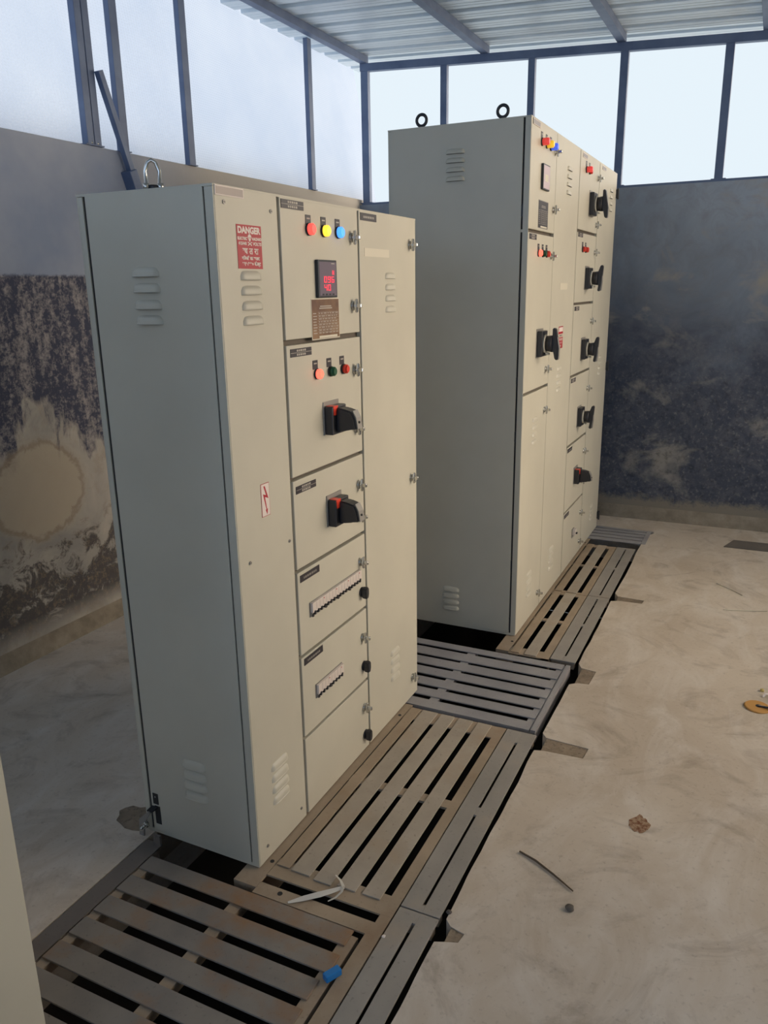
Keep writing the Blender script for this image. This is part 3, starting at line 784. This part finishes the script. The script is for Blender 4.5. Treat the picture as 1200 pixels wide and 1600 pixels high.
# ------------------------------------------------------------------ far cabinet
X2, Y2 = .237, 1.9803
P2 = cabinet('electrical_cabinet', (X2, Y2, 0), .692, 2.121, 2.462, 'tall wide cream electrical control cabinet at the back, two lifting rings on its top')
near_side(P2, -.672, -.036, .012, 2.458, [(-.352, z) for z in (2.334, 2.296, 2.257, 2.218)] + [(-.357, z) for z in (.200, .165, .130, .095)], .092, .022)
for z0, z1 in ((.03, .10), (.36, .41), (1.02, 1.07), (1.30, 1.33), (1.70, 1.73), (2.05, 2.10)): b = MB(); b.box(-.037, -.027, -.001, .004, z0, z1, 'dark_metal'); b.build('hinge_tab', P2)
b = MB(); b.box(-.036, -.004, -.0015, .01, 1.982, 1.994, 'paint'); b.build('frame_rail', P2)
YA = .462
dA1 = door(P2, .002, YA, 1.998, 2.460); dA2 = door(P2, .002, YA, 1.254, 1.982)
dA3 = door(P2, .002, YA, .003, 1.240, [(.225, z) for z in (1.090, 1.052, 1.014, .976)] + [(.225, z) for z in (.262, .224, .186, .148)], .086, .020)
dB = door(P2, YA+.006, .986, .003, 2.460, [(.745, z) for z in (2.322, 2.284, 2.246, 2.206)] + [(.700, z) for z in (1.300, 1.262, 1.224, 1.186)] + [(.700, z) for z in (.255, .217, .179, .141)], .096, .022)
cr = [(2.052, 2.460), (1.652, 2.036), (1.238, 1.638), (.818, 1.224), (.402, .804), (.003, .388)]
dC = [door(P2, .998, 1.530, a, c) for a, c in cr]
dD = door(P2, 1.542, 2.119, .003, 2.460, [(1.93, z) for z in (2.330, 2.290, 2.250, 2.212)] + [(1.86, z) for z in (1.270, 1.234, 1.198, 1.162)] + [(1.86, z) for z in (.22, .19, .16, .13)], .080, .020)
put('np_blank2', mk_nameplate('one'), 'name_plate', dA1, (.0004, .020, 2.456))
put('np_blank', None, 'name_plate', dA1, (.0010, .020, 2.455))
for y, m in ((.178, 'dim_red'), (.262, 'dim_yellow'), (.340, 'dim_blue')):
    put('L'+m, mk_lamp(m, .0160, .030), 'indicator_lamp', dA1, (0, y, 2.380)); put('tagpin', mk_tag, 'lamp_label', dA1, (.0002, y-.004, 2.408))
for z in (2.370, 2.107): put('lock', None, 'door_lock', dA1, (0, .430, z))
put('meter2', mk_meter(.120, .112, True), 'panel_meter', dA1, (0, .183, 2.291))
put('rating2', mk_rating(False), 'rating_plate', dA1, (.0004, .160, 2.130))
put('np_two', None, 'name_plate', dA2, (.0004, .020, 1.978))
for y, m in ((.185, 'glow_hot'), (.262, 'green_plastic'), (.335, 'red_plastic')):
    put('L'+m, None, 'indicator_lamp', dA2, (0, y, 1.897)); put('tag', None, 'lamp_label', dA2, (.0002, y-.004, 1.925))
for z in (1.889, 1.334): put('lock', None, 'door_lock', dA2, (0, .420 if z > 1.5 else .405, z))
put('rot_b', mk_rotary_big(.006), 'rotary_handle', dA2, (0, .262, 1.472)).scale = (.80, 1, 1.03)
for z in (1.123, .095): put('lock', None, 'door_lock', dA3, (0, .405, z))
b = MB(); b.box(0, .0008, 0, .165, -.033, 0, 'label_white'); o = b.build('paper_label', dB, 'blank pale paper label'); o.location = (.0003, .645, 1.760)
b = MB(); b.box(0, .0006, 0, .100, -.040, 0, 'red_paint'); b.box(.0006, .0009, .006, .094, -.028, -.005, 'sticker_white')
b.box(0, .0006, .030, .045, -.052, -.046, 'gap'); b.box(0, .0006, .055, .085, -.051, -.047, 'plate_dark')
b.box(0, .0006, 0, .100, -.118, -.058, 'red_paint')
text_into(b, 'DANGER', .050, -.070, .0009, .018, 'sticker_white', 1.1, bold=.0004)
text_into(b, '415 VOLTS', .050, -.088, .0009, .012, 'sticker_white', 1.1, bold=.0003); text_into(b, 'खतरा', .050, -.105, .0009, .014, 'sticker_white', 1.2, bold=.0003)
o = b.build('danger_sticker', dB, 'red and white warning sticker'); o.location = (.0004, .655, 1.535)
d = dC[0]
put('np_blank', None, 'name_plate', d, (.0006, 1.045, 2.452))
for y, m in ((1.150, 'dim_red'), (1.235, 'red_plastic')): put('L'+m, mk_lamp(m, .0160, .030), 'indicator_lamp', d, (0, y, 2.375)); put('tagpin', None, 'lamp_label', d, (.0002, y-.004, 2.405))
for z in (2.364, 2.100): put('lock', None, 'door_lock', d, (0, 1.490, z))
put('rot_b', None, 'rotary_handle', d, (0, 1.325, 2.205)).scale = (.80, 1, 1.05)
d = dC[1]
put('np_two', None, 'name_plate', d, (.0004, 1.020, 2.036))
for y in (1.150, 1.235): put('Lred_plastic', mk_lamp('red_plastic', .0150), 'indicator_lamp', d, (0, y, 1.948)); put('tag', None, 'lamp_label', d, (.0002, y-.004, 1.974))
put('lock', None, 'door_lock', d, (0, 1.492, 1.940)); o = put('rot_b2', mk_rotary_big(-.012), 'rotary_handle', d, (0, 1.305, 1.788)); o.scale = (.80, .95, 1.0)
d = dC[2]
put('np_two', None, 'name_plate', d, (.0004, 1.018, 1.630)); put('lock', None, 'door_lock', d, (0, 1.488, 1.531)); o = put('rot_b2', None, 'rotary_handle', d, (0, 1.295, 1.372)); o.scale = (.80, .95, 1.0)
d = dC[3]
put('np_two', None, 'name_plate', d, (.0004, 1.016, 1.216)); put('lock', None, 'door_lock', d, (0, 1.486, 1.111)); o = put('rot_b2', None, 'rotary_handle', d, (0, 1.285, .958)); o.scale = (.78, .9, .95)
d = dC[4]
put('np_one', None, 'name_plate', d, (.0004, 1.014, .796))
for z in (.702, .500): put('lock', None, 'door_lock', d, (0, 1.478, z))
put('rot_s', None, 'rotary_handle', d, (0, 1.265, .582))
d = dC[5]
put('np_one', None, 'name_plate', d, (.0004, 1.012, .382))
for z in (.282, .079): put('lock', None, 'door_lock', d, (0, 1.476, z))
b = MB(); b.box(0, .004, 0, .060, -.030, .030, 'silver', .001); b.box(.004, .022, .006, .054, -.012, .028, 'breaker', .002); b.box(.022, .032, .02, .04, -.004, .006, 'black', .002)
o = b.build('breaker', d); o.location = (0, 1.250, .195)
put('np_blank', None, 'name_plate', dD, (.0004, 1.60, 2.452))
def mk_hinge():
    b = MB(); b.box(-.01, .018, -.012, .006, -.028, .028, 'dark_metal', .003); b.cyl((.012, -.003, -.034), (0, 0, 1), .006, .068, 'dark_metal', 10); return b
for z in (2.335, 1.195, .095): put('hinge', mk_hinge, 'hinge', dD, (0, 2.118, z))
for x in (-.539, -.146):
    b = MB(); b.cyl((0, 0, 0), (0, 0, 1), .016, .006, 'dark_metal', 16); b.cyl((0, 0, .004), (0, 0, 1), .008, .010, 'dark_metal', 12)
    b.tube([(.0245*math.cos(2*PI*i/28), 0, .037+.0245*math.sin(2*PI*i/28)) for i in range(28)], .0072, 'dark_metal', 10, closed=True)
    o = b.build('lifting_ring', P2); o.location = (x, .045, 2.462)

# ------------------------------------------------------------------ cabinet at the left edge, beside the camera
P3 = cabinet('electrical_cabinet', (-.032, -1.95, 0), .45, 1.172, 2.0, 'cream cabinet front cut off by the left edge of the photo, nearest the camera')
near_side(P3, -.42, -.03, .012, 1.996, [], .09, .024)
d = door(P3, .0015, .55, .003, 1.996); put('lock', None, 'door_lock', d, (0, .49, 1.1))
door(P3, .56, 1.170, .003, 1.996, screws=[(.60, .2)], name='cover_panel')

# ------------------------------------------------------------------ small things on the floor
b = MB()
P = [(.160, -.092, .006), (.195, -.060, .008), (.232, -.028, .010), (.262, .005, .009), (.282, .030, .008)]
wds = [.006, .016, .018, .014, .010]
def ribbon(b, P, wds, m, th=.0012):
    vs = []
    for i, p in enumerate(P):
        p = Vector(p); q = Vector(P[min(i+1, len(P)-1)]) - Vector(P[max(i-1, 0)]); q.z = 0; q.normalize(); n = Vector((-q.y, q.x, .25))
        w = wds[i]/2; vs.append([b.bm.verts.new(p+n*w), b.bm.verts.new(p-n*w), b.bm.verts.new(p-n*w+Vector((0, 0, th))), b.bm.verts.new(p+n*w+Vector((0, 0, th)))])
    i_ = b.mi(m)
    for a, c in zip(vs[:-1], vs[1:]):
        for k_ in range(4):
            b.bm.faces.new((a[k_], a[(k_+1) % 4], c[(k_+1) % 4], c[k_])).material_index = i_
    b.bm.faces.new(vs[0][::-1]).material_index = i_; b.bm.faces.new(vs[-1]).material_index = i_
ribbon(b, P, wds, 'tape'); ribbon(b, [(.282, .028, .010), (.262, .046, .012), (.236, .062, .010)], [.010, .007, .005], 'tape')
ribbon(b, [(.280, .030, .011), (.287, .006, .012), (.280, -.022, .010), (.266, -.040, .008)], [.009, .008, .007, .005], 'tape')
tag(b.build('tape_strip'), 'crumpled white strip of tape lying on the gratings by the near cabinet', 'tape')
b = MB(); mt = Matrix.Translation((.405, -.262, .012)) @ Matrix.Rotation(math.radians(62), 4, 'Z')
b.box(-.024, .024, -.011, .011, -.010, .010, 'blue_plug', .003, mt); tag(b.build('blue_plug'), 'small blue plastic piece stuck beside the nearest grating', 'plug')
b = MB(); b.tube([(.717, .407, .004), (.775, .385, .005), (.84, .350, .004), (.91, .305, .004)], [.003, .0036, .003, .002], 'wood', 7)
tag(b.build('twig'), 'thin dark twig lying on the bare cement floor', 'twig')
def lump(x, y, r, m, name, lab, cat, zs=.5, seed=0):
    b = MB(); t = bmesh.new(); bmesh.ops.create_icosphere(t, subdivisions=3, radius=r)
    for v in t.verts:
        v.co *= 1+.3*noise.noise(v.co/r*1.3+Vector((seed, 0, 0))); v.co.z *= zs
    for f in t.faces: f.smooth = True
    b.merge(t, m, Matrix.Translation((x, y, r*zs*.8))); return tag(b.build(name), lab, cat)
lump(.917, .233, .013, 'stone', 'pebble', 'small grey pebble on the cement floor below the twig', 'stone')
lump(.470, -.085, .006, 'sticker_white', 'pebble', 'tiny white chip on the brown frame beside the nearest grating', 'stone')
lump(.603, .075, .008, 'stone', 'pebble', 'small pale chip at the edge of the trench by the twin cover plate', 'stone', seed=4)
lump(1.40, 1.86, .009, 'yellow_bit', 'yellow_nut', 'tiny yellow bit on the floor at the right edge of the photo', 'nut', .8, 3)
# stains: a low crusty spill
b = MB(); t = bmesh.new(); bmesh.ops.create_circle(t, cap_ends=True, segments=28, radius=1)
for v in t.verts:
    v.co = Vector((v.co.x*.034*(1+.35*noise.noise(v.co*2)), v.co.y*.045*(1+.5*noise.noise(v.co*2.3+Vector((5, 0, 0)))), 0))
k = NT('rust brown crust'); kc = k.noise(60, 5, .7); k.col(k.mix(k.ramp(kc, .4, .6), srgb(112, 70, 44), srgb(164, 138, 112))); k.rough(.9); MT['crust'] = k.m
b.merge(t, 'crust', Matrix.Translation((1.044, .705, .0012)))
tag(b.build('dried_spill'), 'small brown dried spill on the bare cement floor', 'stain')
b = MB(); b.cyl((1.385, 1.700, 0), (.05, 0, 1), .055, .006, 'rust_disc', 28, r2=.050); b.cyl((1.388, 1.703, .006), (0, 0, 1), .012, .0015, 'gap', 14)
b.tube([(1.388, 1.700, .009), (1.45, 1.69, .012), (1.53, 1.675, .005)], .0045, 'plate_dark', 8)
tag(b.build('metal_disc'), 'round ochre disc with a dark lead, lying on the floor at the right edge', 'disc')
b = MB(); ribbon(b, [(1.405, 1.80, .003), (1.412, 1.815, .012), (1.43, 1.822, .012), (1.45, 1.815, .003)], [.008, .01, .01, .008], 'sticker_white')
tag(b.build('plastic_clip'), 'small white plastic curl on the floor by the ochre disc', 'clip')

for pts, lab in (([(1.132, 3.19, .003), (1.21, 3.12, .004), (1.279, 3.04, .003)], 'thin pale straw lying slanted on the far floor at the right'), ([(1.19, 2.774, .003), (1.30, 2.80, .004), (1.41, 2.841, .003)], 'thin pale straw lying level on the far floor, nearer than the slanted one')):
    b = MB(); b.tube(pts, .0022, 'label_white', 6); tag(b.build('straw'), lab, 'straw', 'straws on the floor')
